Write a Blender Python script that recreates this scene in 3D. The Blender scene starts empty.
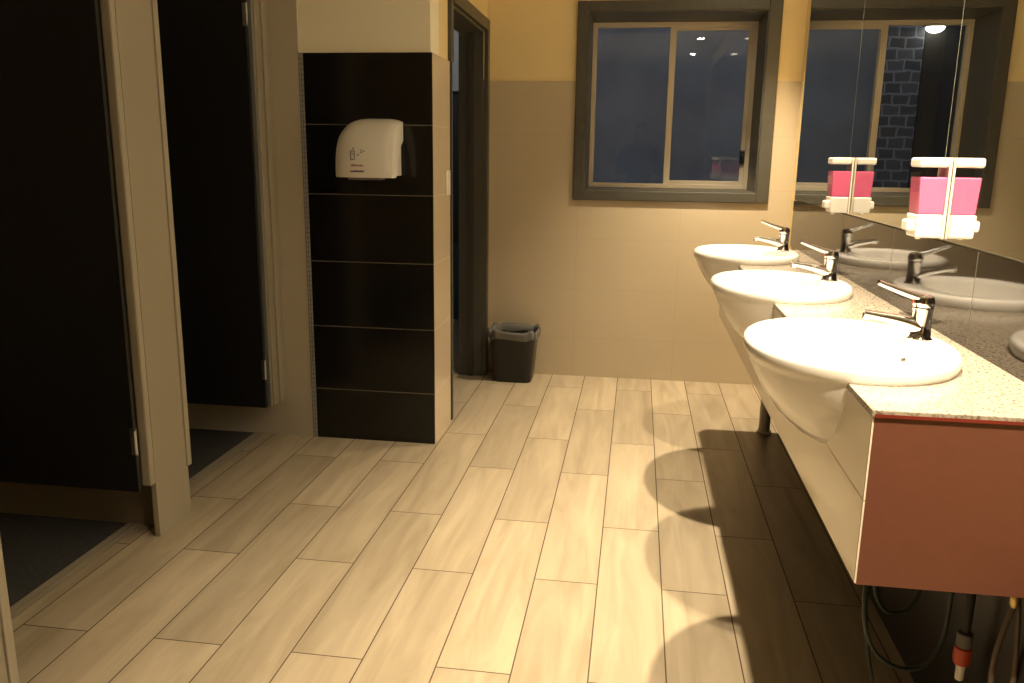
import bpy, bmesh, math, random
from mathutils import Vector, Matrix
random.seed(7)
C = bpy.context.scene.collection
SC = bpy.context.scene

# ------------------------------------------------------------------ camera
F_PX, YAW, PITCH, ROLL = 831.9, math.radians(8.331), math.radians(12.591), math.radians(-0.767)
cam_d = bpy.data.cameras.new('camera'); cam = bpy.data.objects.new('camera', cam_d); C.objects.link(cam)
cam_d.sensor_width = 36; cam_d.lens = F_PX / 1024 * 36; cam_d.clip_start = 0.02
fwd = Vector((-math.sin(YAW) * math.cos(PITCH), math.cos(YAW) * math.cos(PITCH), -math.sin(PITCH)))
rgt = Vector((math.cos(YAW), math.sin(YAW), 0)); dwn = fwd.cross(rgt)
r_ = rgt * math.cos(ROLL) + dwn * math.sin(ROLL); d_ = -rgt * math.sin(ROLL) + dwn * math.cos(ROLL)
cam.matrix_world = Matrix(((r_.x, -d_.x, -fwd.x, 0), (r_.y, -d_.y, -fwd.y, 0), (r_.z, -d_.z, -fwd.z, 1.32), (0, 0, 0, 1)))
SC.camera = cam

# ------------------------------------------------------------------ world and view
w = bpy.data.worlds.new('dusk'); SC.world = w; w.use_nodes = True
w.node_tree.nodes['Background'].inputs[0].default_value = (0.345, 0.36, 0.39, 1)
w.node_tree.nodes['Background'].inputs[1].default_value = 0.56
SC.view_settings.view_transform = 'Standard'; SC.view_settings.look = 'None'
SC.view_settings.gamma = 1; SC.view_settings.use_curve_mapping = False
SC.view_settings.exposure = 0.0
SC.cycles.max_bounces = 10; SC.cycles.diffuse_bounces = 5; SC.cycles.glossy_bounces = 6
SC.cycles.transmission_bounces = 8; SC.cycles.transparent_max_bounces = 16
SC.cycles.sample_clamp_indirect = 6.0
CEIL = 2.47
LAMP_X, LAMP_Y = 0.545, (0.65, 1.92, 3.03, 4.35)
LAMP_POWER, LAMP_COL = (320, 460, 225, 350), (1.0, 0.80, 0.54)

# ------------------------------------------------------------------ materials
def mat(name, col, rough=0.5, metal=0.0, spec=0.5, coat=0.0, emit=None, estr=0.0, trans=0.0, ior=1.45, sub=0.0):
    m = bpy.data.materials.new(name); m.use_nodes = True
    b = m.node_tree.nodes['Principled BSDF']; i = b.inputs
    i['Base Color'].default_value = (*col, 1); i['Roughness'].default_value = rough; i['Metallic'].default_value = metal
    i['Specular IOR Level'].default_value = spec; i['Coat Weight'].default_value = coat; i['Coat Roughness'].default_value = 0.05
    i['Transmission Weight'].default_value = trans; i['IOR'].default_value = ior
    if emit: i['Emission Color'].default_value = (*emit, 1); i['Emission Strength'].default_value = estr
    return m
def nd(m, t, **kw):
    n = m.node_tree.nodes.new(t)
    for k, v in kw.items(): setattr(n, k, v)
    return n
def ln(m, a, b): m.node_tree.links.new(a, b)
def noisy(name, c1, c2, scale, rough=0.5, stretch=(1, 1, 1), detail=4, lo=.35, hi=.65, bump=0.0, spec=0.5, coat=0.0):
    """two-colour procedural noise on object coordinates"""
    m = mat(name, c1, rough, spec=spec, coat=coat); b = m.node_tree.nodes['Principled BSDF']
    tc = nd(m, 'ShaderNodeTexCoord'); mp = nd(m, 'ShaderNodeMapping'); mp.inputs['Scale'].default_value = stretch
    nz = nd(m, 'ShaderNodeTexNoise'); nz.inputs['Scale'].default_value = scale; nz.inputs['Detail'].default_value = detail
    rp = nd(m, 'ShaderNodeValToRGB'); rp.color_ramp.elements[0].position = lo; rp.color_ramp.elements[1].position = hi
    rp.color_ramp.elements[0].color = (*c1, 1); rp.color_ramp.elements[1].color = (*c2, 1)
    ln(m, tc.outputs['Object'], mp.inputs[0]); ln(m, mp.outputs[0], nz.inputs['Vector']); ln(m, nz.outputs['Fac'], rp.inputs[0])
    ln(m, rp.outputs[0], b.inputs['Base Color'])
    if bump:
        bp = nd(m, 'ShaderNodeBump'); bp.inputs['Strength'].default_value = bump; bp.inputs['Distance'].default_value = .002
        ln(m, nz.outputs['Fac'], bp.inputs['Height']); ln(m, bp.outputs[0], b.inputs['Normal'])
    return m
def floor_tile_mat():
    m = mat('wood_look_tile', (.5, .42, .3), .38); b = m.node_tree.nodes['Principled BSDF']
    tc = nd(m, 'ShaderNodeTexCoord'); at = nd(m, 'ShaderNodeAttribute'); at.attribute_name = 'tile'
    cx = nd(m, 'ShaderNodeCombineXYZ'); sc = nd(m, 'ShaderNodeVectorMath', operation='SCALE'); sc.inputs['Scale'].default_value = 37.0
    ad = nd(m, 'ShaderNodeVectorMath', operation='ADD')
    for k in range(3): ln(m, at.outputs['Fac'], cx.inputs[k])
    ln(m, cx.outputs[0], sc.inputs[0]); ln(m, tc.outputs['Object'], ad.inputs[0]); ln(m, sc.outputs[0], ad.inputs[1])
    mp = nd(m, 'ShaderNodeMapping'); mp.inputs['Scale'].default_value = (11, 1.3, 1); ln(m, ad.outputs[0], mp.inputs[0])
    nz = nd(m, 'ShaderNodeTexNoise'); nz.inputs['Scale'].default_value = 1.3; nz.inputs['Detail'].default_value = 6; nz.inputs['Roughness'].default_value = .55
    nz.inputs['Distortion'].default_value = .8; ln(m, mp.outputs[0], nz.inputs['Vector'])
    rp = nd(m, 'ShaderNodeValToRGB'); e = rp.color_ramp.elements
    e[0].position = .3; e[0].color = (.30, .245, .165, 1); e[1].position = .72; e[1].color = (.445, .375, .265, 1); ln(m, nz.outputs['Fac'], rp.inputs[0])
    hs = nd(m, 'ShaderNodeHueSaturation'); ma = nd(m, 'ShaderNodeMapRange'); ma.inputs['To Min'].default_value = .88; ma.inputs['To Max'].default_value = 1.12
    ln(m, at.outputs['Fac'], ma.inputs[0]); ln(m, ma.outputs[0], hs.inputs['Value']); ln(m, rp.outputs[0], hs.inputs['Color'])
    ln(m, hs.outputs[0], b.inputs['Base Color'])
    return m
def wall_tile_mat(name, col, grout, ox, oz, tw=.6, th=.3003, axis='X', rough=.14, gw=.0035, spec=.5):
    """glossy 600x300 stacked tiles with thin joints"""
    m = mat(name, col, rough, spec=spec); b = m.node_tree.nodes['Principled BSDF']
    g = nd(m, 'ShaderNodeNewGeometry'); s = nd(m, 'ShaderNodeSeparateXYZ'); ln(m, g.outputs['Position'], s.inputs[0])
    outs = []
    for src, off, per in ((s.outputs[axis], ox, tw), (s.outputs['Z'], oz, th)):
        a = nd(m, 'ShaderNodeMath', operation='SUBTRACT'); a.inputs[1].default_value = off; ln(m, src, a.inputs[0])
        d = nd(m, 'ShaderNodeMath', operation='DIVIDE'); d.inputs[1].default_value = per; ln(m, a.outputs[0], d.inputs[0])
        f = nd(m, 'ShaderNodeMath', operation='FRACT'); ln(m, d.outputs[0], f.inputs[0])
        c = nd(m, 'ShaderNodeMath', operation='LESS_THAN'); c.inputs[1].default_value = gw / per; ln(m, f.outputs[0], c.inputs[0])
        outs.append(c.outputs[0])
    mx = nd(m, 'ShaderNodeMath', operation='MAXIMUM'); ln(m, outs[0], mx.inputs[0]); ln(m, outs[1], mx.inputs[1])
    mc = nd(m, 'ShaderNodeMix', data_type='RGBA'); mc.inputs[6].default_value = (*col, 1); mc.inputs[7].default_value = (*grout, 1)
    ln(m, mx.outputs[0], mc.inputs[0]); ln(m, mc.outputs[2], b.inputs['Base Color'])
    r = nd(m, 'ShaderNodeMapRange'); r.inputs['To Min'].default_value = rough; r.inputs['To Max'].default_value = .8
    ln(m, mx.outputs[0], r.inputs[0]); ln(m, r.outputs[0], b.inputs['Roughness'])
    return m
def glass_pane_mat():
    m = bpy.data.materials.new('window_glass'); m.use_nodes = True; t = m.node_tree
    for n in list(t.nodes): t.nodes.remove(n)
    o = t.nodes.new('ShaderNodeOutputMaterial'); mx = t.nodes.new('ShaderNodeMixShader')
    lw = t.nodes.new('ShaderNodeLayerWeight'); lw.inputs[0].default_value = .5
    pw = t.nodes.new('ShaderNodeMath'); pw.operation = 'POWER'; pw.inputs[1].default_value = 5; fr = t.nodes.new('ShaderNodeMath'); fr.operation = 'MULTIPLY_ADD'; fr.inputs[1].default_value = .95; fr.inputs[2].default_value = .042
    t.links.new(lw.outputs['Facing'], pw.inputs[0]); t.links.new(pw.outputs[0], fr.inputs[0])
    tr = t.nodes.new('ShaderNodeBsdfTransparent'); tr.inputs[0].default_value = (.93, .95, .96, 1)
    gl = t.nodes.new('ShaderNodeBsdfGlossy'); gl.inputs['Roughness'].default_value = 0
    t.links.new(fr.outputs[0], mx.inputs[0]); t.links.new(tr.outputs[0], mx.inputs[1]); t.links.new(gl.outputs[0], mx.inputs[2]); t.links.new(mx.outputs[0], o.inputs[0])
    return m
M = dict(
    tile=floor_tile_mat(), grout=mat('grout', (.085, .06, .038), .9),
    paint=noisy('cream_paint', (.76, .61, .315), (.775, .625, .33), 3, .6),
    paint_lit=noisy('cream_paint_lit', (.84, .77, .585), (.85, .78, .60), 3, .6),  # cream lightened in colour to imitate whiter light on the dryer wall
    ceiling=mat('ceiling_white', (.72, .69, .62), .8),
    wtile_back=wall_tile_mat('cream_wall_tile', (.49, .415, .295), (.42, .355, .25), .25 - .6, 1.741 - .3003 * 8),
    wtile_side=wall_tile_mat('cream_wall_tile_side', (.57, .475, .345), (.46, .385, .28), 3.6, 1.741 - .3003 * 8, axis='Y'),
    btile=wall_tile_mat('black_wall_tile', (.006, .006, .006), (.12, .10, .075), -2.6, 1.741 - .3003 * 8, tw=3, gw=.004, rough=.16),
    ftile=wall_tile_mat('vanity_front_tile', (.78, .72, .61), (.40, .34, .26), 1.465, .727 - .3003 * 4, axis='Y', rough=.06, gw=.003),
    splash=wall_tile_mat('dark_splash_tile', (.012, .0098, .0075), (.09, .075, .055), 2.01 - .636 * 4, 1.125 - .4 * 4, tw=.636, th=.4, axis='Y', rough=.05, gw=.004, spec=.7),
    vinyl=noisy('grey_vinyl', (.035, .036, .037), (.055, .055, .055), 60, .6),
    lam=noisy('beige_laminate', (.29, .255, .19), (.31, .27, .20), 300, .45, lo=.4, hi=.6),
    under_panel=mat('near_black_panel', (.012, .011, .010), .35),
    lamtrim=mat('beige_trim', (.33, .295, .225), .4), pale=mat('pale_wall_lining', (.44, .39, .30), .5),
    darklam=noisy('brown_laminate', (.17, .14, .095), (.19, .155, .105), 200, .5),
    alu=mat('cream_aluminium', (.56, .50, .40), .35), alu_grey=mat('grey_aluminium', (.33, .34, .33), .35, .6),
    black_lam=noisy('black_laminate', (.006, .006, .0065), (.009, .009, .0095), 200, .42),
    frame=noisy('bronze_frame', (.060, .058, .047), (.07, .066, .053), 30, .4),
    dark=mat('dark_reveal', (.035, .03, .023), .5),
    chrome=mat('chrome', (.75, .75, .75), .06, 1.0), steel=mat('steel', (.55, .55, .55), .3, 1.0),
    porcelain=mat('white_porcelain', (.84, .82, .78), .08, coat=.3),
    granite=noisy('speckled_stone', (.10, .08, .06), (.36, .315, .255), 150, .18, detail=3, lo=.30, hi=.55),
    redlam=noisy('red_brown_laminate', (.125, .046, .028), (.133, .049, .030), 40, .42),
    under=mat('raw_board', (.10, .08, .06), .8),
    white=mat('white_plastic', (.80, .77, .70), .22), offwhite=mat('ivory_plastic', (.78, .72, .60), .25),
    mirror=mat('mirror', (.80, .82, .80), .0, 1.0), mirror_edge=mat('mirror_edge', (.35, .36, .30), .3),
    glass=glass_pane_mat(), clear=glass_pane_mat(),
    blackp=mat('black_plastic', (.012, .012, .012), .35), rubber=mat('black_rubber', (.02, .02, .02), .6),
    liner=mat('bin_liner', (.34, .335, .31), .25, trans=.6, ior=1.1),
    green=mat('green_hose', (.016, .028, .022), .4), brown=mat('brown_hose', (.09, .062, .038), .45),
    orange=mat('orange_plastic', (.55, .07, .015), .4), brass=mat('brass', (.55, .40, .16), .35, 1.0), greyp=mat('grey_plastic', (.13, .12, .11), .5),
    pvc=mat('grey_leg_paint', (.44, .41, .38), .4),
    inkred=mat('maroon_print', (.42, .16, .15), .5), inkblue=mat('purple_print', (.13, .07, .13), .5), ink=mat('grey_print', (.22, .19, .19), .5),
    lens=mat('lamp_lens', (.9, .9, .9), .3, emit=(1, .86, .62), estr=110),
    teal=mat('teal_wall', (.05, .10, .13), .5), board=mat('lit_opening_pale', (.55, .55, .52), .6),
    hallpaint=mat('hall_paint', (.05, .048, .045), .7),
    conc=noisy('outside_concrete', (.30, .31, .34), (.38, .40, .43), 2, .8),
)
def soap_mat():
    m = mat('pink_soap', (1.0, .20, .38), .15); b = m.node_tree.nodes['Principled BSDF']
    b.inputs['Subsurface Weight'].default_value = .5; b.inputs['Subsurface Radius'].default_value = (.02, .006, .012)
    b.inputs['Subsurface Scale'].default_value = .6
    return m
M['soap'] = soap_mat()
def brick_mat():
    m = mat('outside_brick', (.1, .1, .12), .85); b = m.node_tree.nodes['Principled BSDF']
    tc = nd(m, 'ShaderNodeTexCoord'); sp = nd(m, 'ShaderNodeSeparateXYZ'); cb = nd(m, 'ShaderNodeCombineXYZ'); ln(m, tc.outputs['Object'], sp.inputs[0])
    ad = nd(m, 'ShaderNodeMath', operation='ADD'); ln(m, sp.outputs['X'], ad.inputs[0]); ln(m, sp.outputs['Y'], ad.inputs[1]); ln(m, ad.outputs[0], cb.inputs[0]); ln(m, sp.outputs['Z'], cb.inputs[1])
    nz = nd(m, 'ShaderNodeTexNoise'); nz.inputs['Scale'].default_value = 9; mx = nd(m, 'ShaderNodeMix', data_type='VECTOR'); mx.inputs[0].default_value = .04
    ln(m, cb.outputs[0], nz.inputs['Vector']); ln(m, cb.outputs[0], mx.inputs[4]); ln(m, nz.outputs['Color'], mx.inputs[5])
    br = nd(m, 'ShaderNodeTexBrick'); br.inputs['Scale'].default_value = 1; br.inputs['Brick Width'].default_value = .15; br.inputs['Row Height'].default_value = .10; br.inputs['Mortar Size'].default_value = .012; br.inputs['Mortar Smooth'].default_value = .6
    br.inputs['Color1'].default_value = (.09, .10, .12, 1); br.inputs['Color2'].default_value = (.17, .18, .20, 1); br.inputs['Mortar'].default_value = (.36, .38, .43, 1)
    ln(m, mx.outputs[1], br.inputs['Vector']); ln(m, br.outputs['Color'], b.inputs['Base Color'])
    return m
M['stone'] = brick_mat()

# ------------------------------------------------------------------ helpers
def box(bm, x0, x1, y0, y1, z0, z1, bev=0.0, seg=2):
    vs = [bm.verts.new((x, y, z)) for x in (x0, x1) for y in (y0, y1) for z in (z0, z1)]
    fs = [(0, 1, 3, 2), (4, 6, 7, 5), (0, 4, 5, 1), (2, 3, 7, 6), (0, 2, 6, 4), (1, 5, 7, 3)]
    fc = [bm.faces.new([vs[i] for i in f]) for f in fs]
    if bev:
        ed = list({e for f in fc for e in f.edges})
        bmesh.ops.bevel(bm, geom=ed, offset=bev, segments=seg, profile=.5, affect='EDGES')
    return bm
def loft(bm, rings, cap0=True, cap1=True):
    R = [[bm.verts.new(p) for p in r] for r in rings]; n = len(R[0])
    for a, b in zip(R, R[1:]):
        for i in range(n): bm.faces.new((a[i], a[(i + 1) % n], b[(i + 1) % n], b[i]))
    if cap0: bm.faces.new(R[0][::-1])
    if cap1: bm.faces.new(R[-1])
    return bm
def ring(cx, cy, z, rx, ry, n=48, p=2.0):
    out = []
    for i in range(n):
        a = 2 * math.pi * i / n; c, s = math.cos(a), math.sin(a)
        out.append((cx + rx * math.copysign(abs(c) ** (2 / p), c), cy + ry * math.copysign(abs(s) ** (2 / p), s), z))
    return out
def lathe(bm, cx, cy, prof, n=32):
    return loft(bm, [ring(cx, cy, z, r, r, n) for r, z in prof])
def smooth_path(pts, k=6):
    P = [Vector(p) for p in pts]; out = []
    for i in range(len(P) - 1):
        a = P[max(i - 1, 0)]; b = P[i]; c = P[i + 1]; d = P[min(i + 2, len(P) - 1)]
        for j in range(k):
            t = j / k
            out.append(.5 * ((2 * b) + (c - a) * t + (2 * a - 5 * b + 4 * c - d) * t * t + (3 * b - a - 3 * c + d) * t ** 3))
    out.append(P[-1]); return out
def tube(bm, pts, rad, n=12, flat=1.0):
    P = [Vector(p) for p in pts]; rads = rad if isinstance(rad, (list, tuple)) else [rad] * len(P)
    up = Vector((0, 0, 1)); rings = []; prev = None
    for i, p in enumerate(P):
        t = (P[min(i + 1, len(P) - 1)] - P[max(i - 1, 0)]).normalized()
        u = (prev - t * prev.dot(t)) if prev is not None else (up - t * up.dot(t))
        if u.length < 1e-4: u = Vector((1, 0, 0)) - t * t.x
        u.normalize(); prev = u; v = t.cross(u)
        rings.append([p + (u * math.cos(2 * math.pi * k / n) * flat + v * math.sin(2 * math.pi * k / n)) * rads[i] for k in range(n)])
    return loft(bm, rings)
def obj(name, bm, m, parent=None, smooth=False, bev=0.0):
    bmesh.ops.recalc_face_normals(bm, faces=bm.faces)
    if parent is not None:
        off = Vector((0, 0, 0)); q = parent
        while q is not None: off += q.location; q = q.parent
        bmesh.ops.translate(bm, verts=bm.verts, vec=-off)
    me = bpy.data.meshes.new(name); bm.to_mesh(me); bm.free()
    o = bpy.data.objects.new(name, me); C.objects.link(o); o.parent = parent
    me.materials.append(M[m] if isinstance(m, str) else m)
    if smooth:
        for p in me.polygons: p.use_smooth = True
        s = o.modifiers.new('edge_split', 'EDGE_SPLIT'); s.split_angle = math.radians(40)
    if bev:
        b = o.modifiers.new('bevel', 'BEVEL'); b.width = bev; b.segments = 2; b.limit_method = 'ANGLE'
    return o
def B(*a, **k): return box(bmesh.new(), *a, **k)
def N(): return bmesh.new()
def thing(name, label, cat, loc=(0, 0, 0), group=None):
    o = bpy.data.objects.new(name, None); C.objects.link(o); o.location = loc; o.empty_display_size = .05
    o['label'] = label; o['category'] = cat
    if group: o['group'] = group
    return o
def tag(o, label, cat, group=None, kind=None):
    o['label'] = label; o['category'] = cat
    if group: o['group'] = group
    if kind: o['kind'] = kind
    return o
def struct(name, bm, m, parent=None, **k):
    o = obj(name, bm, m, parent, **k)
    if parent is None: o['kind'] = 'structure'
    return o
def dup(root, delta, label, group=None):
    r = root.copy(); C.objects.link(r); r.location = root.location + Vector(delta); r['label'] = label
    for ch in list(root.children):
        c = ch.copy(); C.objects.link(c); c.parent = r
        for g in list(ch.children):
            d = g.copy(); C.objects.link(d); d.parent = c
    return r

# ------------------------------------------------------------------ the room
XL, XR, XN = -0.885, 0.865, 0.775        # hall-side wall, right wall, thickened wall behind the vanity
YB, YN, YD = 4.97, 4.335, 3.60           # back wall, end of the thickened wall, wall with the dryer
XS, YF, XO = -1.62, -1.7, -3.2           # stall line, wall behind the camera, far side of the stalls
TZ = 1.741                               # top of the wall tiles

# floor: wood-look planks 200 x 930, half bond, joints from the photograph
bm = N(); lay = bm.faces.layers.float.new('tile')
W_, L_, G_ = .2004, .9305, .0038
c0 = -.8725
for i in range(-5, 9):
    x0, x1 = c0 + i * W_ + G_ / 2, c0 + (i + 1) * W_ - G_ / 2
    if x1 < -1.722 or x0 > .865: continue
    x0, x1 = max(x0, -1.722), min(x1, .865)
    off = 1.908 if i % 2 == 0 else 2.418
    k = -5
    while off + k * L_ < 4.97:
        y0, y1 = off + k * L_ + G_ / 2, off + (k + 1) * L_ - G_ / 2; k += 1
        y0, y1 = max(y0, YF), min(y1, YB)
        if y1 <= y0: continue
        f = bm.faces.new([bm.verts.new(p) for p in ((x0, y0, 0), (x1, y0, 0), (x1, y1, 0), (x0, y1, 0))]); f[lay] = random.random()
bm2 = bm
floor = struct('floor', bm2, 'tile')
gb = N(); box(gb, -1.722, XR, YF, YB, -.12, -.0008)
struct('floor_bed', gb, 'grout')
struct('floor_stalls', B(XO - .1, -1.722, YF - .1, YD + .1, -.12, -.002), 'vinyl')
tb = N(); box(tb, -1.775, -1.749, YF, YD, -.003, .0015); box(tb, -1.745, -1.724, YF, YD, -.003, .0015)
struct('trim_1', tb, 'lam')
struct('ceiling', B(XO - .1, XR + .1, YF - .1, YB + .1, CEIL, CEIL + .1), 'ceiling')

# back wall with window opening: painted above, tiled below
WX0, WX1, WZ0, WZ1, WD = -.315, .665, 1.13, 2.115, .42
bw = N()
for a in ((-1.03, WX0, TZ, CEIL), (WX1, XR + .1, TZ, CEIL), (WX0, WX1, WZ1, CEIL)): box(bw, a[0], a[1], YB + .008, YB + WD, a[2], a[3])
struct('wall_back', bw, 'paint')
bt = N()
for a in ((-1.03, WX0, 0, TZ), (WX1, XR + .1, 0, TZ), (WX0, WX1, 0, WZ0)): box(bt, a[0], a[1], YB, YB + WD, a[2], a[3])
struct('wall_back_tiles', bt, 'wtile_back')
# right wall and the thickened wall behind the vanity
struct('wall_right', B(XR, XR + .1, YN, YB, 0, CEIL), 'paint')
struct('wall_right_vanity', B(XN, XR + .1, YF, YN, 0, CEIL), 'paint')
struct('trim_splash', B(XN - .008, XN, 1.30, YN, .897, 1.122), 'splash')
struct('trim_under_vanity', B(XN - .008, XN, 1.30, YN, 0, .58), 'under_panel')  # plain near-black panel over the wall below the vanity
# wall with the hand dryer
struct('wall_left_dryer', B(XO, XL - .008, YD + .008, YD + .16, 0, CEIL), 'paint_lit')
struct('wall_left_dryer_tiles', B(XO, -1.478, YD, YD + .008, 0, CEIL), 'pale')
struct('trim_black_tiles', B(-1.456, XL, YD - .002, YD + .008, 0, TZ), 'btile')
def mosaic():
    m = wall_tile_mat('mosaic_strip', (.30, .30, .29), (.12, .11, .10), -1.478, 0, tw=.011, th=.022, rough=.2, gw=.003); return m
struct('trim_mosaic', B(-1.478, -1.456, YD - .003, YD + .008, 0, TZ), mosaic())
# hall side wall with doorway
DY0, DY1, DZ = 3.985, 4.87, 2.005
wl = N()
box(wl, XL - .15, XL - .008, YD + .16, DY0, TZ, CEIL); box(wl, XL - .15, XL - .008, DY0, DY1, DZ, CEIL); box(wl, XL - .15, XL - .008, DY1, YB, TZ, CEIL)
struct('wall_left', wl, 'paint')
wt = N(); box(wt, XL - .15, XL, YD + .0085, DY0 - .045, 0, TZ); box(wt, XL - .15, XL, DY1 + .06, YB, 0, TZ)
struct('wall_left_tiles', wt, 'wtile_side')
# door frame lining the opening
fr = N()
box(fr, XL - .155, XL - .012, DY1 - .012, DY1 + .06, 0, DZ + .03); box(fr, XL - .155, XL - .012, DY0 - .045, DY0 + .012, 0, DZ + .03)
box(fr, XL - .155, XL - .012, DY0 + .012, DY1 - .012, DZ - .012, DZ + .03)
d1 = struct('door_1', fr, 'frame', bev=.002)
ar = N()
box(ar, XL - .012, XL + .014, DY1, DY1 + .058, 0, DZ + .062); box(ar, XL - .012, XL + .010, DY0 - .05, DY0, TZ, DZ + .062)
box(ar, XL - .012, XL + .004, DY0 - .02, DY0, 0, TZ)
box(ar, XL - .012, XL + .014, DY0, DY1, DZ, DZ + .062)
obj('architrave', ar, 'frame', d1, bev=.003)
st = N(); box(st, XL - .10, XL - .065, DY1 - .024, DY1 - .012, 0, DZ - .012); box(st, XL - .10, XL - .065, DY0 + .012, DY0 + .024, 0, DZ - .012)
obj('door_stop', st, 'dark', d1)
# hall beyond the doorway
struct('floor_hall', B(-2.6, XL, YD + .16, 6.6, -.12, -.001), 'tile')
hw = N(); box(hw, -2.7, -2.6, YD + .1, 6.7, 0, CEIL); box(hw, -2.6, -1.03, 6.6, 6.7, .62, CEIL); box(hw, -1.03, -.95, YB + .42, 6.7, 0, CEIL)
struct('wall_hall', hw, 'hallpaint')
struct('wall_hall_dado', B(-2.6, -1.03, 6.58, 6.69, 0, .62), 'teal')
struct('ceiling_hall', B(-2.7, XL - .15, YD + .16, 6.7, CEIL, CEIL + .1), 'ceiling')
tag(obj('lit_opening_board', B(-1.62, -1.26, 6.57, 6.60, 1.80, 2.36, bev=.004), 'board'), 'pale grey board standing in for a lit opening glimpsed through the dark doorway', 'stand-in board')  # added in place of a bright opening beyond the doorway
hl = bpy.data.lights.new('hall_fill', 'POINT'); hl.energy = 5; hl.color = (.9, .95, 1.0); hl.shadow_soft_size = .06  # unseen fill light added to brighten the pale board and dado
ho = bpy.data.objects.new('hall_fill', hl); C.objects.link(ho); ho.location = (-1.7, 5.7, 2.3)
# enclosing walls out of view (seen only in reflections)
struct('wall_front', B(XO - .1, XR + .1, YF - .1, YF, 0, CEIL), 'paint')
struct('wall_stalls', B(XO - .1, XO, YF, YD + .16, 0, CEIL), 'lam')

# ------------------------------------------------------------------ window
wn = N(); aw = .062
box(wn, WX0 - aw, WX0, YB - .02, YB, WZ0 - aw + .005, WZ1 + .055); box(wn, WX1, WX1 + aw + .008, YB - .02, YB, WZ0 - aw + .005, WZ1 + .055)
box(wn, WX0, WX1, YB - .02, YB, WZ1, WZ1 + .055); box(wn, WX0, WX1, YB - .02, YB, WZ0 - aw + .005, WZ0)
win = struct('window_1', wn, 'frame', bev=.004)
rv = N(); t_ = .006
box(rv, WX0, WX0 + t_, YB - .008, YB + WD, WZ0, WZ1); box(rv, WX1 - t_, WX1, YB - .008, YB + WD, WZ0, WZ1)
box(rv, WX0 + t_, WX1 - t_, YB - .008, YB + WD, WZ1 - t_, WZ1); box(rv, WX0 + t_, WX1 - t_, YB - .008, YB + WD, WZ0, WZ0 + t_)
obj('reveal', rv, 'frame', win)
YG = 5.33; ax0, ax1, az0, az1 = WX0 + t_, WX1 - t_, WZ0 + t_, WZ1 - t_
al = N(); s_ = .026
box(al, ax0, ax0 + s_, YG, YG + .06, az0, az1); box(al, ax1 - s_, ax1, YG, YG + .06, az0, az1)
box(al, ax0 + s_, ax1 - s_, YG, YG + .06, az1 - s_, az1); box(al, ax0 + s_, ax1 - s_, YG, YG + .06, az0, az0 + s_)
obj('aluminium_frame', al, 'alu', win, bev=.002)
xm = .172
fx = N(); box(fx, xm - .018, xm + .018, YG + .034, YG + .056, az0 + s_, az1 - s_)
obj('mullion', fx, 'alu', win, bev=.002)
obj('glass_pane', B(ax0 + s_, xm - .018, YG + .042, YG + .047, az0 + s_, az1 - s_), 'glass', win)
sa = N(); sx0, sx1, sz0, sz1 = xm - .02, ax1 - .012, az0 + .014, az1 - .014
box(sa, sx0, sx0 + .036, YG + .004, YG + .028, sz0, sz1); box(sa, sx1 - .04, sx1 - .014, YG + .004, YG + .028, sz0, sz1); box(sa, sx1 - .010, sx1, YG + .004, YG + .028, sz0, sz1)
box(sa, sx1 - .014, sx1 - .010, YG + .012, YG + .028, sz0, sz1)
box(sa, sx0 + .036, sx1 - .04, YG + .004, YG + .028, sz1 - .034, sz1); box(sa, sx0 + .036, sx1 - .04, YG + .004, YG + .028, sz0, sz0 + .034)
sash = obj('sliding_sash', sa, 'alu', win, bev=.002)
obj('sash_pane', B(sx0 + .036, sx1 - .04, YG + .012, YG + .017, sz0 + .034, sz1 - .034), 'glass', sash)
lt = N(); box(lt, sx1 - .045, sx1 - .016, YG - .016, YG + .003, 1.285, 1.37, bev=.007); box(lt, sx1 - .038, sx1 - .023, YG - .03, YG - .015, 1.31, 1.345, bev=.005)
obj('latch', lt, 'blackp', sash)

# ------------------------------------------------------------------ mirrors
for k, (y0, y1, lb) in enumerate(((3.302, YN, 'mirror panel farthest from the viewer, beside the window wall'), (2.307, 3.299, 'middle mirror panel, behind the middle basin and its tap'), (.45, 2.304, 'nearest mirror panel, cut off by the right edge of the photo'))):
    t = thing('wall_mirror', lb, 'mirror', (XN, (y0 + y1) / 2, 1.127), 'frameless mirror panels above the vanity')
    obj('backing', B(XN - .0035, XN - .0005, y0, y1, 1.124, 2.32), 'mirror_edge', t)
    obj('mirror_face', B(XN - .0055, XN - .0036, y0 + .0015, y1 - .0015, 1.1265, 2.318), 'mirror', t)

# ------------------------------------------------------------------ vanity
VX, VY0, VY1, VZ0, VZ1 = .422, 1.462, 4.13, .566, .899
BY, BCX = (1.895, 2.81, 3.725), .474
BOWL = ((.045, .688, .02, .02), (.045, .690, .07, .08), (.04, .70, .105, .125), (.028, .725, .142, .168), (.016, .765, .176, .208), (.008, .81, .203, .238),
        (.003, .85, .222, .258), (0, .878, .233, .267), (0, .889, .238, .271))
KX, KY = .89, .98
def notch(X, shrink):     # outline of the bowl where it passes through the plane x = X: half widths by height
    out = []
    for dx, z, rx, ry in BOWL:
        d = (X - BCX - dx) / (rx * KX)
        if abs(d) < 1: out.append((ry * KY * math.sqrt(1 - d * d) - shrink, z + shrink))
    return [q for q in out if q[0] > .01]
van = thing('vanity_cabinet', 'long wall hung vanity box with cream tiled front and red brown end panel', 'vanity', (.6, 2.85, 0))
ol = [(VY0 + .0005, VZ0 + .002), (VY0 + .0005, VZ1 - .014)]
for y in BY:
    nt = [q for q in notch(VX, .004) if q[1] < VZ1 - .016]
    hw = nt[-1][0]
    ol += [(y - hw, VZ1 - .014)] + [(y - a, b) for a, b in reversed(nt)] + [(y + a, b) for a, b in nt] + [(y + hw, VZ1 - .014)]
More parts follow.
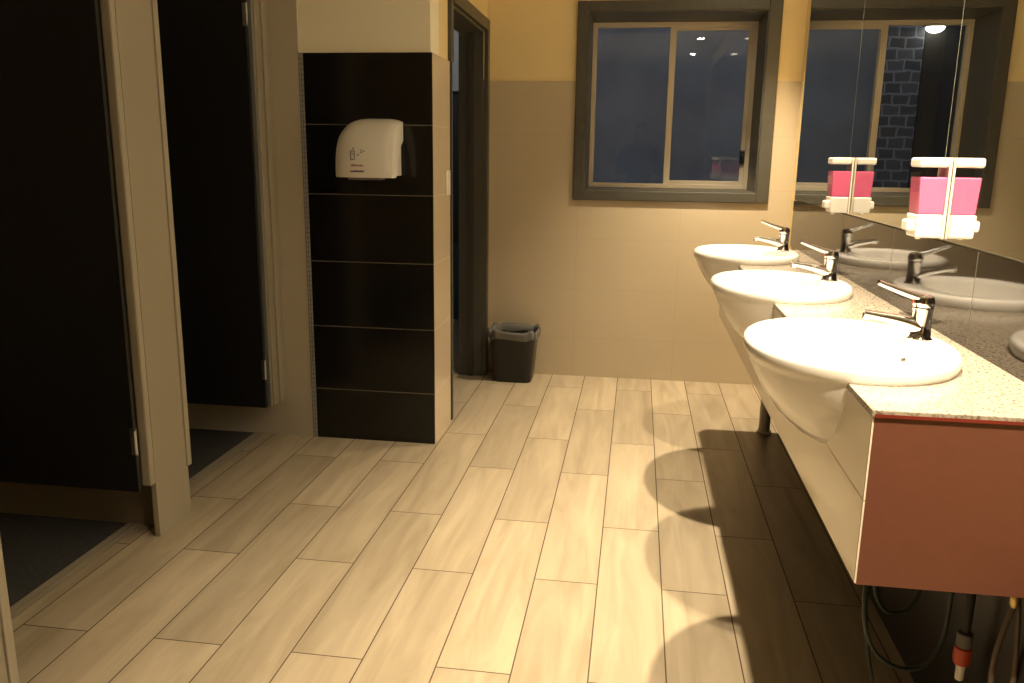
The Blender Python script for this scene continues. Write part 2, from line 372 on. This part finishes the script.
ol += [(VY1, VZ1 - .014), (VY1, VZ0 + .002)]
obj('tiled_front', loft(N(), [[(x, y, z) for y, z in ol] for x in (VX, VX + .003)]), 'ftile', van)
obj('end_panel', B(VX + .0032, XN - .003, VY0, VY0 + .018, VZ0, VZ1 - .014), 'redlam', van)['label'] = 'red brown laminate end panel'
obj('far_panel', B(VX + .012, XN - .003, VY1 - .018, VY1, VZ0, VZ1 - .014), 'redlam', van)
obj('bottom_board', B(VX + .0032, XN - .003, VY0 + .018, VY1 - .018, VZ0 + .003, VZ0 + .019), 'under', van)
for y in (4.05, 1.95):
    lg = N(); lathe(lg, .668, y, [(.033, 0), (.036, .004), (.036, .012), (.028, .016), (.0265, .05), (.0265, VZ0)])
    if y > 3: obj('leg', lg, 'pvc', van, smooth=True)
    else: lg.free()
ol = [(XN - .002, VY0 - .004), (VX - .003, VY0 - .004)]; crx, cry = .231 * KX, .264 * KY
a0 = math.acos((VX - .003 - BCX) / crx)
for y in BY: ol += [(BCX + crx * math.cos(a), y + cry * math.sin(a)) for a in [-a0 + 2 * a0 * i / 40 for i in range(41)]]
ol += [(VX - .003, VY1 + .003), (XN - .002, VY1 + .003)]
ct = loft(N(), [[(x, y, z) for x, y in ol] for z in (VZ1 - .014, VZ1)])
top = tag(obj('countertop', ct, 'granite', bev=.002), 'pale speckled stone countertop along the mirror wall under three basins', 'countertop')
obj('edge_strip', B(VX + .002, XN - .004, VY0 - .0055, VY0 - .004, VZ1 - .0135, VZ1 - .0075), mat('red_edge', (.16, .022, .014), .3), top)['label'] = 'thin red edging'

def make_basin(y, label):
    cx = BCX; t = thing('wash_basin', label, 'basin', (cx, y, VZ1), 'semi recessed white basins')
    R = lambda dx, z, rx, ry, p=2.0: ring(cx + dx, y, z + .004, rx * KX, ry * KY, 64, p)
    bm = N()
    outer = [R(*q) for q in BOWL] + [R(0, .897, .245, .276, 2.1), R(0, .912, .248, .279, 2.1), R(0, .921, .246, .277, 2.1), R(0, .9265, .240, .271, 2.1), R(0, .928, .232, .264, 2.1)]
    inner = [R(-.034, .9265, .193, .246), R(-.035, .922, .186, .239), R(-.036, .91, .181, .233), R(-.034, .87, .172, .221), R(-.03, .82, .15, .19), R(-.02, .775, .115, .142), R(-.01, .745, .07, .085), R(-.005, .735, .03, .03), R(-.005, .722, .024, .024)]
    loft(bm, outer + inner); obj('bowl', bm, 'porcelain', t, smooth=True)
    dr = N(); lathe(dr, cx - .005, y, [(.012, .728), (.027, .7365), (.029, .739), (.026, .7405), (.01, .739)], 24); obj('drain', dr, 'chrome', t, smooth=True)
    ov = N(); tube(ov, [(cx + .124, y - .012, .889), (cx + .112, y - .012, .889)], [.011, .010], 16); obj('overflow', ov, 'chrome', t, smooth=True)
    return t
def make_tap(y, label):
    x = .637; z = .930; t = thing('mixer_tap', label, 'tap', (x, y, z), 'chrome mixer taps')
    b = N(); lathe(b, x, y, [(.0265, z), (.0265, z + .004), (.0225, z + .008), (.0205, z + .03), (.0205, z + .066), (.022, z + .070), (.022, z + .074), (.0205, z + .075)]); obj('body', b, 'chrome', t, smooth=True)
    s = N(); pts = smooth_path([(x - .006, y, z + .030), (x - .04, y, z + .041), (x - .08, y, z + .049), (x - .124, y, z + .056)]); n = len(pts)
    tube(s, pts, [.0205 - .0095 * min(1, (i / (n - 1)) * 1.25) for i in range(n)], 20, .85); tube(s, [(x - .116, y, z + .056), (x - .117, y, z + .042)], [.0105, .0095], 16); obj('spout', s, 'chrome', t, smooth=True)
    h = N(); lathe(h, x, y, [(.0205, z + .0755), (.0225, z + .078), (.0225, z + .089), (.020, z + .098), (.012, z + .102), (.003, z + .103)])
    lv = smooth_path([(x + .012, y, z + .090), (x - .02, y, z + .099), (x - .06, y, z + .112), (x - .100, y, z + .127)]); n = len(lv)
    tube(h, lv, [.0175 - .0085 * i / (n - 1) for i in range(n)], 16, .62); lev = obj('lever', h, 'chrome', t, smooth=True)
    d = N(); tube(d, [(x - .0195, y, z + .086), (x - .0235, y, z + .087)], [.0045, .004], 12); obj('indicator_dot', d, 'orange', lev)
    return t
nm = ('nearest of the three', 'middle of the three', 'farthest of the three')
for k, y in enumerate(BY):
    make_basin(y, ('nearest white basin, next to the red brown end panel', 'middle white basin between the nearest and the far basin', 'farthest white basin, towards the window wall')[k])
    make_tap(y + .035, ('chrome mixer tap on the nearest basin', 'chrome mixer tap on the middle basin', 'chrome mixer tap on the farthest basin')[k])

def make_dispenser(y0, label):
    y1 = y0 + .088; xb = XN - .006; z0, z1 = 1.128, 1.329
    t = thing('soap_dispenser', label, 'soap dispenser', (xb, y0 + .044, z0), 'pink soap dispensers on the mirror')
    k = N(); box(k, xb - .007, xb - .0005, y0 + .001, y1 - .001, z0, z1, bev=.003); obj('back_plate', k, 'offwhite', t)
    c = N(); box(c, xb - .076, xb - .0072, y0 + .002, y1 - .002, z1 - .024, z1, bev=.006); obj('lid', c, 'white', t)
    def taper(bm, za, zb, inset):     # front slopes in towards the bottom
        f = lambda z: xb - .076 + .010 * (z1 - z) / (z1 - z0) + inset
        q = [[(f(z), y0 + .003 + inset, z), (xb - .0075, y0 + .003 + inset, z), (xb - .0075, y1 - .003 - inset, z), (f(z), y1 - .003 - inset, z)] for z in (za, zb)]
        return loft(bm, q)
    obj('soap', taper(N(), z0 + .062, z1 - .048, .002), 'soap', t, bev=.003)['label'] = 'pink liquid soap'
    obj('clear_tank', taper(N(), z0 + .0615, z1 - .0235, .0005), 'clear', t)
    b = N(); taper(b, z0 + .002, z0 + .061, -.002); obj('base', b, 'white', t, bev=.005)
    p = N(); box(p, xb - .087, xb - .066, y0 + .018, y1 - .018, z0 + .018, z0 + .046, bev=.006); obj('push_button', p, 'white', t)
    n = N(); tube(n, [(xb - .05, y0 + .044, z0 + .003), (xb - .05, y0 + .044, z0 - .004)], [.008, .006], 12); obj('nozzle', n, 'white', t)
    return t
make_dispenser(2.24, 'nearer dispenser of pink soap stuck on the mirror joint above the nearest basins')
make_dispenser(3.215, 'farther dispenser of pink soap stuck on the mirror joint above the farthest tap')

# ------------------------------------------------------------------ hoses under the vanity
def hose(name, pts, r, m, label, cat):
    return tag(obj(name, tube(N(), smooth_path(pts, 8), r, 10), m, smooth=True), label, cat)
hose('garden_hose', [(.545, 1.72, .575), (.522, 1.70, .52), (.508, 1.68, .44), (.515, 1.67, .36), (.545, 1.67, .30), (.60, 1.68, .268), (.65, 1.69, .275), (.68, 1.70, .33), (.69, 1.71, .42), (.695, 1.72, .50), (.70, 1.74, .57)], .0045, 'green',
     'dark green hose hanging in a wide loop below the red brown panel', 'hose')
hose('coiled_hose', [(.66, 1.84, .575), (.675, 1.84, .48), (.675, 1.83, .40), (.65, 1.82, .335), (.60, 1.81, .325), (.57, 1.81, .37), (.56, 1.80, .46), (.548, 1.80, .38), (.552, 1.78, .28), (.575, 1.77, .17), (.61, 1.76, .08), (.66, 1.77, .008), (.70, 1.86, .0065), (.69, 2.0, .0065)], .0045, 'green',
     'dark green hose behind the wide loop, trailing down to the floor', 'hose')
t = thing('hose_connector', 'orange hose end fitting hanging under the vanity', 'hose fitting', (.732, 1.72, .2))
K = lambda q: [(r, z + .045) for r, z in q]
obj('collar', lathe(N(), .732, 1.72, K([(.014, .265), (.016, .268), (.016, .296), (.012, .299)]), 20), 'greyp', t, smooth=True)
obj('sleeve', lathe(N(), .732, 1.72, K([(.012, .222), (.016, .225), (.0185, .24), (.017, .262), (.014, .2645)]), 20), 'orange', t, smooth=True)['label'] = 'orange sleeve'
obj('tip', lathe(N(), .732, 1.72, K([(.007, .185), (.009, .188), (.009, .215), (.011, .2215)]), 16), 'white', t, smooth=True)
obj('tail', tube(N(), smooth_path([(.732, 1.72, .344), (.733, 1.72, .42), (.737, 1.73, .50), (.738, 1.74, .575)]), .009, 10), 'rubber', t, smooth=True)
t = thing('flexible_hose', 'brown braided supply hose looping below its brass valve', 'hose', (.72, 1.60, .3))
obj('loop', tube(N(), smooth_path([(.742, 1.56, .495), (.732, 1.56, .45), (.722, 1.56, .38), (.724, 1.56, .32), (.738, 1.56, .285), (.755, 1.56, .29), (.762, 1.56, .35), (.757, 1.56, .43), (.750, 1.56, .50), (.748, 1.58, .566)], 8), .0052, 10), 'brown', t, smooth=True)
obj('valve', lathe(N(), .742, 1.56, [(.005, .494), (.008, .50), (.008, .52), (.006, .525), (.006, .566)], 16), 'brass', t, smooth=True)

# ------------------------------------------------------------------ toilet stalls
def pilaster(y0, y1, label, zs=.187, dx=0):
    X = XS + dx; t = thing('stall_pilaster', label, 'pilaster', (X + .01, (y0 + y1) / 2, 0), 'beige stall pilasters')
    obj('panel', B(X, X + .02, y0 + .012, y1, 0, 2.15), 'lam', t, bev=.002)
    h = N(); box(h, X - .014, X + .021, y0 - .018, y0 + .0115, .20, 2.15, bev=.006); obj('hinge_channel', h, 'lamtrim', t)
    s = N(); box(s, X - .012, X + .027, y1 - .012, y1 + .016, zs, 2.15, bev=.003); obj('stop_strip', s, 'lamtrim', t)
    return t
pilaster(2.476, 2.698, 'beige stall pilaster standing between the two black doors')
pilaster(1.38, 1.604, 'beige stall pilaster at the left edge of the photo, only its base edge showing', .002, .143)
def stall_door(y, x1, label, zt):
    t = thing('stall_door', label, 'door', (x1, y, .19), 'black stall doors swung open')
    obj('door_leaf', B(x1 - .62, x1, y, y + .018, .19, 2.10), 'black_lam', t, bev=.003)
    for z in (.37, zt):
        h = N(); box(h, x1 - .012, x1 + .010, y - .004, y - .0005, z - .045, z + .045); tube(h, [(x1 + .006, y - .006, z - .04), (x1 + .006, y - .006, z + .04)], .005, 10)
        obj('hinge', h, 'steel', t)
    return t
stall_door(2.425, -1.624, 'black stall door nearest the viewer, left of the beige pilaster', 1.87)
stall_door(3.408, -1.618, 'black stall door beyond the beige pilaster, hinged beside the dryer wall', 1.87)
t = thing('stall_end_post', 'beige end post on the wall beside the farther black door', 'post', (-1.61, 3.53, .19))
obj('post', B(-1.635, -1.600, 3.452, 3.598, .19, 2.15), 'lam', t, bev=.003)
obj('hinge_strip', B(-1.642, -1.606, 3.436, 3.4515, .19, 2.15), 'alu_grey', t, bev=.002)
obj('cover_strip', B(-1.5995, -1.592, 3.505, 3.54, .19, 2.15), 'lamtrim', t, bev=.002)
tag(obj('stall_partition', B(XO, XS - .001, 2.57, 2.59, 0, 2.15), 'darklam', bev=.001), 'stall divider panel showing as a dark band below the nearest black door', 'partition')

# ------------------------------------------------------------------ hand dryer
t = thing('hand_dryer', 'white hand dryer with curved cover mounted on the black tiles', 'hand dryer', (-1.15, YD, 1.22))
yb = YD - .003; dx0, dx1, dz0, dz1, dd = -1.268, -1.012, 1.222, 1.468, .192
pr = []
for i in range(17):
    a = math.pi / 2 * i / 16; pr.append((yb - .008 - (dd - .008) * math.sin(a) ** .9 if i else yb - .008, dz0 + .03 + (dz1 - dz0 - .03) * math.cos(a) ** .85))
pr += [(yb - dd + .002, dz0 + .008), (yb - dd + .008, dz0)]
pr += [(yb - .125, dz0), (yb - .115, dz0 + .05), (yb - .08, dz0 + .105), (yb - .045, dz0 + .14), (yb - .008, dz0 + .165)]
sh = N(); rg = []
ns = 15
for j in range(ns):
    u = j / (ns - 1); x = dx0 + (dx1 - dx0) * u
    e = min(u, 1 - u) * (ns - 1)
    k = {0: .945, 1: .975, 2: .99}.get(int(round(e)), 1.0)
    if u < .5: k = {0: .80, 1: .885, 2: .935, 3: .967, 4: .985, 5: .995}.get(int(round(e)), 1.0)
    xx = x
    rg.append([(xx, yb - (yb - yy) * (k if yy < yb - .06 and i_ < 19 else 1), dz0 + (zz - dz0) * k) for i_, (yy, zz) in enumerate(pr)])
loft(sh, rg); cover = obj('cover', sh, 'white', t, smooth=True)
obj('back_plate', B(dx0 + .04, dx1 - .012, yb - .075, yb, dz0 + .006, dz0 + .15, bev=.004), 'white', t)
obj('air_outlet', B(dx0 + .06, dx0 + .20, yb - .175, yb - .10, dz0 - .010, dz0 + .006, bev=.004), 'greyp', t)
yf = yb - dd - .0008
def face_y(z):      # front of the cover at height z
    best = min((abs(zz - z), yy) for yy, zz in pr[:19]); return best[1]
mk = N(); zc = dz0 + .090; xc = dx0 + .088
for dx, dz, ww, hh in ((-.010, 0, .0035, .040), (-.007, .019, .015, .0035), (.006, 0, .0035, .034), (-.007, -.016, .015, .0035), (-.003, .006, .010, .003), (.020, .003, .007, .006), (.031, .012, .010, .0035), (.041, .018, .010, .0035), (.034, .021, .0035, .008), (-.002, .028, .006, .008)):
    z = zc + dz; y = face_y(z); box(mk, xc + dx, xc + dx + ww, y - .0016, y + .006, z - hh / 2, z + hh / 2)
obj('hand_symbol', mk, 'ink', cover)
for nm_, z, m_, x0, n in (('maroon_lettering', dz0 + .050, 'inkred', xc - .008, 11), ('purple_lettering', dz0 + .026, 'inkblue', xc - .010, 12)):
    b = N(); x = x0
    for i in range(n):
        ww = random.choice((.0034, .0042, .0048)); hh = random.choice((.006, .0075)); y = face_y(z)
        box(b, x, x + ww, y - .0018, y + .008, z - .0035, z - .0035 + hh); x += ww + .0009
    obj(nm_, b, m_, cover)

# ------------------------------------------------------------------ light switch, bin
t = thing('light_switch', 'small ivory light switch on the narrow cream wall before the doorway', 'light switch', (XL, 3.87, 1.13))
obj('plate', B(XL + .0005, XL + .009, 3.84, 3.912, 1.135, 1.25, bev=.003), 'white', t)
obj('rocker', B(XL + .0085, XL + .014, 3.868, 3.884, 1.18, 1.206, bev=.002), 'white', t)

t = thing('waste_bin', 'small black waste bin with clear liner in the corner beside the dark doorway', 'bin', (-.69, 4.82, 0))
bx, by = -.692, 4.825
def rr(w, d, z, p=6): return ring(bx, by, z, w, d, 48, p)
bb = N(); loft(bb, [rr(.105, .085, .0), rr(.112, .092, .004), rr(.115, .095, .02), rr(.138, .112, .275), rr(.142, .116, .283), rr(.142, .116, .292), rr(.136, .110, .294), rr(.128, .103, .27), rr(.106, .086, .012)])
obj('bucket', bb, 'blackp', t, smooth=True)
li = N(); rings = []
for w_, d_, z_, wob in ((.126, .100, .18, .001), (.132, .106, .29, .003), (.140, .113, .315, .005), (.147, .120, .317, .006), (.150, .122, .30, .005), (.149, .121, .285, .004), (.147, .119, .268, .005), (.146, .1185, .264, .005)):
    q = rr(w_, d_, z_, 5)
    rings.append([(x + (x - bx) * wob * 6 * math.sin(i * 2.1 + z_ * 30), y + (y - by) * wob * 6 * math.cos(i * 1.7 + z_ * 22), z + wob * 1.3 * math.sin(i * .9 + z_ * 9)) for i, (x, y, z) in enumerate(q)])
loft(li, rings, False, False); ob = obj('liner', li, 'liner', t, smooth=True); ob['label'] = 'clear crinkled plastic liner folded over the rim'
so = ob.modifiers.new('thickness', 'SOLIDIFY'); so.thickness = .0008

# ------------------------------------------------------------------ ceiling downlights
for k, y in enumerate(LAMP_Y):
    t = thing('downlight', ('recessed ceiling downlight above the near end of the room', 'recessed ceiling downlight over the nearest basin', 'recessed ceiling downlight between the middle and far basins', 'recessed ceiling downlight close to the window wall')[k], 'downlight', (LAMP_X, y, CEIL), 'ceiling downlights above the vanity')
    tr = N(); loft(tr, [ring(LAMP_X, y, CEIL - .0005, .052, .052, 32), ring(LAMP_X, y, CEIL - .006, .050, .050, 32), ring(LAMP_X, y, CEIL - .006, .036, .036, 32), ring(LAMP_X, y, CEIL - .0005, .034, .034, 32)], False, False)
    obj('trim_ring', tr, 'steel', t, smooth=True)
    ls = N(); lathe(ls, LAMP_X, y, [(.034, CEIL - .0012), (.034, CEIL - .008), (.028, CEIL - .014), (.012, CEIL - .017)], 32); obj('lens', ls, 'lens', t, smooth=True)
    ld = bpy.data.lights.new('downlight_beam', 'SPOT'); ld.energy = LAMP_POWER[k]; ld.color = LAMP_COL; ld.spot_size = math.radians(92); ld.spot_blend = 1.0; ld.shadow_soft_size = .02
    lo = bpy.data.objects.new('downlight_beam', ld); C.objects.link(lo); lo.parent = t; lo.location = (0, 0, -.03)
    if k == 0: lo.rotation_euler.x = math.radians(20)      # gimbal lamp aimed along the vanity

# ------------------------------------------------------------------ outside the window
struct('ground', B(-9, 6, YB + .42, 14, -.3, -.15), 'conc')
struct('wall_outside', B(-.74, 4.5, 9.0, 9.2, -.15, 3.6), 'conc')
tag(obj('brick_pillar', B(-1.12, -.741, 8.9, 9.3, -.15, 3.6, bev=.02), 'stone'), 'rough brick pillar outside, seen in the mirror through the window', 'pillar')
struct('wall_outside_side', B(-5, -1.121, 8.9, 9.1, -.15, 3.6), 'hallpaint')
t = thing('outside_lamp', 'round lit lamp outside, mirrored beside the brick pillar through the window', 'lamp', (-1.17, 8.895, 2.54))
obj('mount', B(-1.21, -1.13, 8.865, 8.899, 2.56, 2.605, bev=.006), 'greyp', t)
gl = N(); loft(gl, [ring(-1.17, 8.81, 2.558 - .055 * math.sin(a), .085 * math.cos(a) + .001, .085 * math.cos(a) + .001, 32) for a in [math.pi / 2 * i / 10 for i in range(11)]])
obj('globe', gl, mat('lamp_globe', (.9, .9, .9), .4, emit=(1, .93, .8), estr=6), t, smooth=True)
cp = N(); loft(cp, [ring(-1.17, 8.81, 2.5585, .09, .09, 32), ring(-1.17, 8.81, 2.58, .09, .09, 32), ring(-1.17, 8.81, 2.588, .07, .07, 32)]); obj('cap', cp, 'greyp', t, smooth=True)

# ------------------------------------------------------------------ the person holding the camera, reflected in the window glass
def skin(name, chains, m, parent, sub=2, smooth=True):
    """chains: lists of (point, radius); a chain starts on an existing point to branch from it"""
    vs, rs, es = [], [], []
    def vid(p, r):
        for i, q in enumerate(vs):
            if (Vector(q) - Vector(p)).length < 1e-5: return i
        vs.append(p); rs.append(r); return len(vs) - 1
    for ch in chains:
        ids = [vid(p, r) for p, r in ch]
        es += list(zip(ids, ids[1:]))
    off = parent.location
    me = bpy.data.meshes.new(name); me.from_pydata([tuple(Vector(p) - off) for p in vs], es, [])
    o = bpy.data.objects.new(name, me); C.objects.link(o); o.parent = parent; me.materials.append(M[m])
    o.modifiers.new('skin', 'SKIN').use_smooth_shade = smooth
    sv = me.skin_vertices[0].data
    for i, r in enumerate(rs): sv[i].radius = r if isinstance(r, tuple) else (r, r)
    for i in range(len(rs)): sv[i].use_root = i == 0
    su = o.modifiers.new('subdivision', 'SUBSURF'); su.levels = sub; su.render_levels = sub
    return o
M['skin'] = mat('skin', (.42, .25, .17), .5); M['jacket'] = noisy('dark_jacket', (.014, .015, .019), (.02, .021, .026), 90, .8); M['jeans'] = noisy('dark_jeans', (.018, .022, .035), (.026, .03, .046), 120, .85)
M['hair'] = mat('dark_hair', (.02, .014, .010), .6); M['shoe'] = mat('dark_shoe', (.02, .018, .016), .5)
px, py = 0.0, -.30
per = thing('person', 'person in dark jacket and jeans holding a camera, dimly reflected in the window glass', 'person', (px, py, 0))
H = lambda x, y, z: (px + x, py + y, z)
pel, wai, che, nkb, nkt = (H(0, 0, .95), (.155, .11)), (H(0, -.005, 1.10), (.145, .10)), (H(0, .0, 1.29), (.165, .115)), (H(0, -.005, 1.44), (.085, .075)), (H(0, .01, 1.505), (.060, .060))
slim = lambda q, f=.88: (q[0], tuple(v * f for v in q[1]))
ch = [[slim(pel), slim(wai), slim(che), slim(nkb, .8), nkt, (H(0, .024, 1.575), (.074, .094)), (H(0, .025, 1.64), (.086, .106)), (H(0, .014, 1.715), (.074, .092))]]
arm, leg_ = {}, {}
for sd in (-1, 1):
    arm[sd] = [(H(.10 * sd, -.005, 1.41), .07), (H(.185 * sd, -.01, 1.395), .062), (H(.235 * sd, .0, 1.25), .050), (H(.245 * sd, .04, 1.12), .044), (H(.175 * sd, .13, 1.20), .040), (H(.088 * sd, .205, 1.285), .029)]
    hand = [(H(.076 * sd, .222, 1.305), (.030, .020)), (H(.070 * sd, .236, 1.325), (.036, .018))]
    leg_[sd] = [(H(.085 * sd, 0, .90), .095), (H(.095 * sd, .008, .72), .083), (H(.10 * sd, .015, .50), .060), (H(.102 * sd, -.01, .34), .058), (H(.105 * sd, -.02, .10), .040)]
    ch += [[slim(nkb, .8), (arm[sd][0][0], .05)] + arm[sd][1:] + hand, [slim(pel)] + leg_[sd] + [(H(.11 * sd, .02, .045), (.042, .035)), (H(.118 * sd, .10, .035), (.045, .026)), (H(.122 * sd, .15, .032), (.036, .022))]]
body = skin('body', ch, 'skin', per)
fg = []
for sd in (-1, 1):      # five fingers a hand, closed round the camera grip
    for k, (dz, ln_) in enumerate(((.030, .9), (.010, 1.0), (-.010, .95), (-.028, .78))):
        a = Vector(H(.070 * sd, .238, 1.322 + dz * .8)); b = a + Vector((.006 * sd, .030 * ln_, .004)); c = b + Vector((-.016 * sd, .020 * ln_, 0)); d = c + Vector((-.020 * sd, .004, -.002))
        fg.append(skin('finger', [[(tuple(a - Vector((0, .02, 0))), .0095), (tuple(a), .0095), (tuple(b), .0088), (tuple(c), .0082), (tuple(d), .0072)]], 'skin', per, 1))
    a = Vector(H(.066 * sd, .225, 1.315)); fg.append(skin('thumb', [[(tuple(a), .0115), (tuple(a + Vector((-.018 * sd, .004, .018))), .0105), (tuple(a + Vector((-.034 * sd, .012, .026))), .009), (tuple(a + Vector((-.046 * sd, .014, .027))), .0075)]], 'skin', per, 1))
grow = lambda c, d: [(p, tuple(v + d for v in r) if isinstance(r, tuple) else r + d) for p, r in c]
jk = [grow([(H(0, 0, .80), (.185, .130)), (H(0, 0, .86), (.180, .130)), pel, wai, che, nkb, (H(0, .004, 1.485), (.062, .062)), (H(0, .006, 1.50), (.060, .060))], .019)]
for sd in (-1, 1): jk.append([jk[0][5]] + grow(arm[sd], .014))
skin('jacket', jk, 'jacket', per)
tr_ = [grow([(H(0, 0, 1.0), (.145, .105)), pel], .008)]
for sd in (-1, 1): tr_.append([tr_[0][1]] + grow(leg_[sd], .011) + [(H(.106 * sd, -.018, .06), .052)])
skin('jeans', tr_, 'jeans', per)
for sd in (-1, 1):
    sh_ = N(); sx = px + .116 * sd; yy0 = py
    loft(sh_, [[(sx + (x * .047) * (1.06 if y_ > .05 else 1), yy0 + .045 + y_ + 0, z_) for x, y_ in [(math.cos(a), .125 * math.sin(a)) for a in [2 * math.pi * i / 24 for i in range(24)]]] for z_ in (0, .004, .028)] +
         [[(sx + math.cos(a) * .043, yy0 + .040 + .118 * math.sin(a), .052 + (.030 if math.sin(a) < -.2 else 0)) for a in [2 * math.pi * i / 24 for i in range(24)]]])
    obj('shoe', sh_, 'shoe', per, smooth=True)
hd = N()      # face details: nose, brow, chin, ears
hx, hy, hz = px, py + .025, 1.64
no = N(); loft(no, [ring(hx, hy + .092, hz + .03, .006, .006, 12), ring(hx, hy + .103, hz + .005, .010, .011, 12), ring(hx, hy + .108, hz - .018, .016, .014, 12), ring(hx, hy + .096, hz - .026, .010, .008, 12)]); obj('nose', no, 'skin', per, smooth=True)
mo = N(); tube(mo, [(hx - .024, hy + .082, hz - .052), (hx, hy + .090, hz - .05), (hx + .024, hy + .082, hz - .052)], [.003, .006, .003], 10); obj('mouth', mo, mat('lips', (.33, .13, .11), .5), per, smooth=True)
for sd in (-1, 1):
    ey = N(); bmesh.ops.create_uvsphere(ey, u_segments=16, v_segments=10, radius=.0105, matrix=Matrix.Translation((hx + .030 * sd, hy + .078, hz + .022))); e_ = obj('eye', ey, 'white', per, smooth=True)
    ir = N(); bmesh.ops.create_uvsphere(ir, u_segments=12, v_segments=8, radius=.006, matrix=Matrix.Translation((hx + .030 * sd, hy + .0840, hz + .022))); obj('iris', ir, 'blackp', e_, smooth=True)
    er = N(); loft(er, [[(hx + (.079 + t_) * sd, hy - .008 + .018 * r_q * math.cos(a), hz + .006 + .032 * r_q * math.sin(a)) for a in [2 * math.pi * i / 16 for i in range(16)]] for t_, r_q in ((-.008, .7), (.004, 1), (.010, .9))]); obj('ear', er, 'skin', per, smooth=True)
ha = N(); rg = []
for i in range(9):
    a = math.pi / 2 * i / 8; rr_ = math.cos(a) * .99 + .01
    rg.append([(hx + .083 * rr_ * math.cos(q), hy - .012 + (.100 if math.sin(q) < 0 else .093) * rr_ * math.sin(q), hz + .035 + .095 * math.sin(a) - (.075 if math.sin(q) < -.1 and i == 0 else 0)) for q in [2 * math.pi * k / 28 for k in range(28)]])
loft(ha, rg); obj('hair', ha, 'hair', per, smooth=True)
cm = thing('photo_camera', 'black camera held by the person, only its dark shape in the window reflection', 'camera', (0, -.06, 1.32))
cb = N(); box(cb, -.062, .062, -.100, -.052, 1.275, 1.362, bev=.008); box(cb, -.022, .022, -.100, -.055, 1.36, 1.388, bev=.008); obj('camera_body', cb, 'blackp', cm, smooth=False)
lz = N(); rgs = [[(r * math.cos(a), y_, 1.318 + r * math.sin(a)) for a in [2 * math.pi * i / 28 for i in range(28)]] for y_, r in ((-.053, .032), (-.03, .032), (-.028, .029), (-.012, .030), (-.011, .024), (-.016, .022))]
loft(lz, rgs); obj('camera_lens', lz, 'blackp', cm, smooth=True)
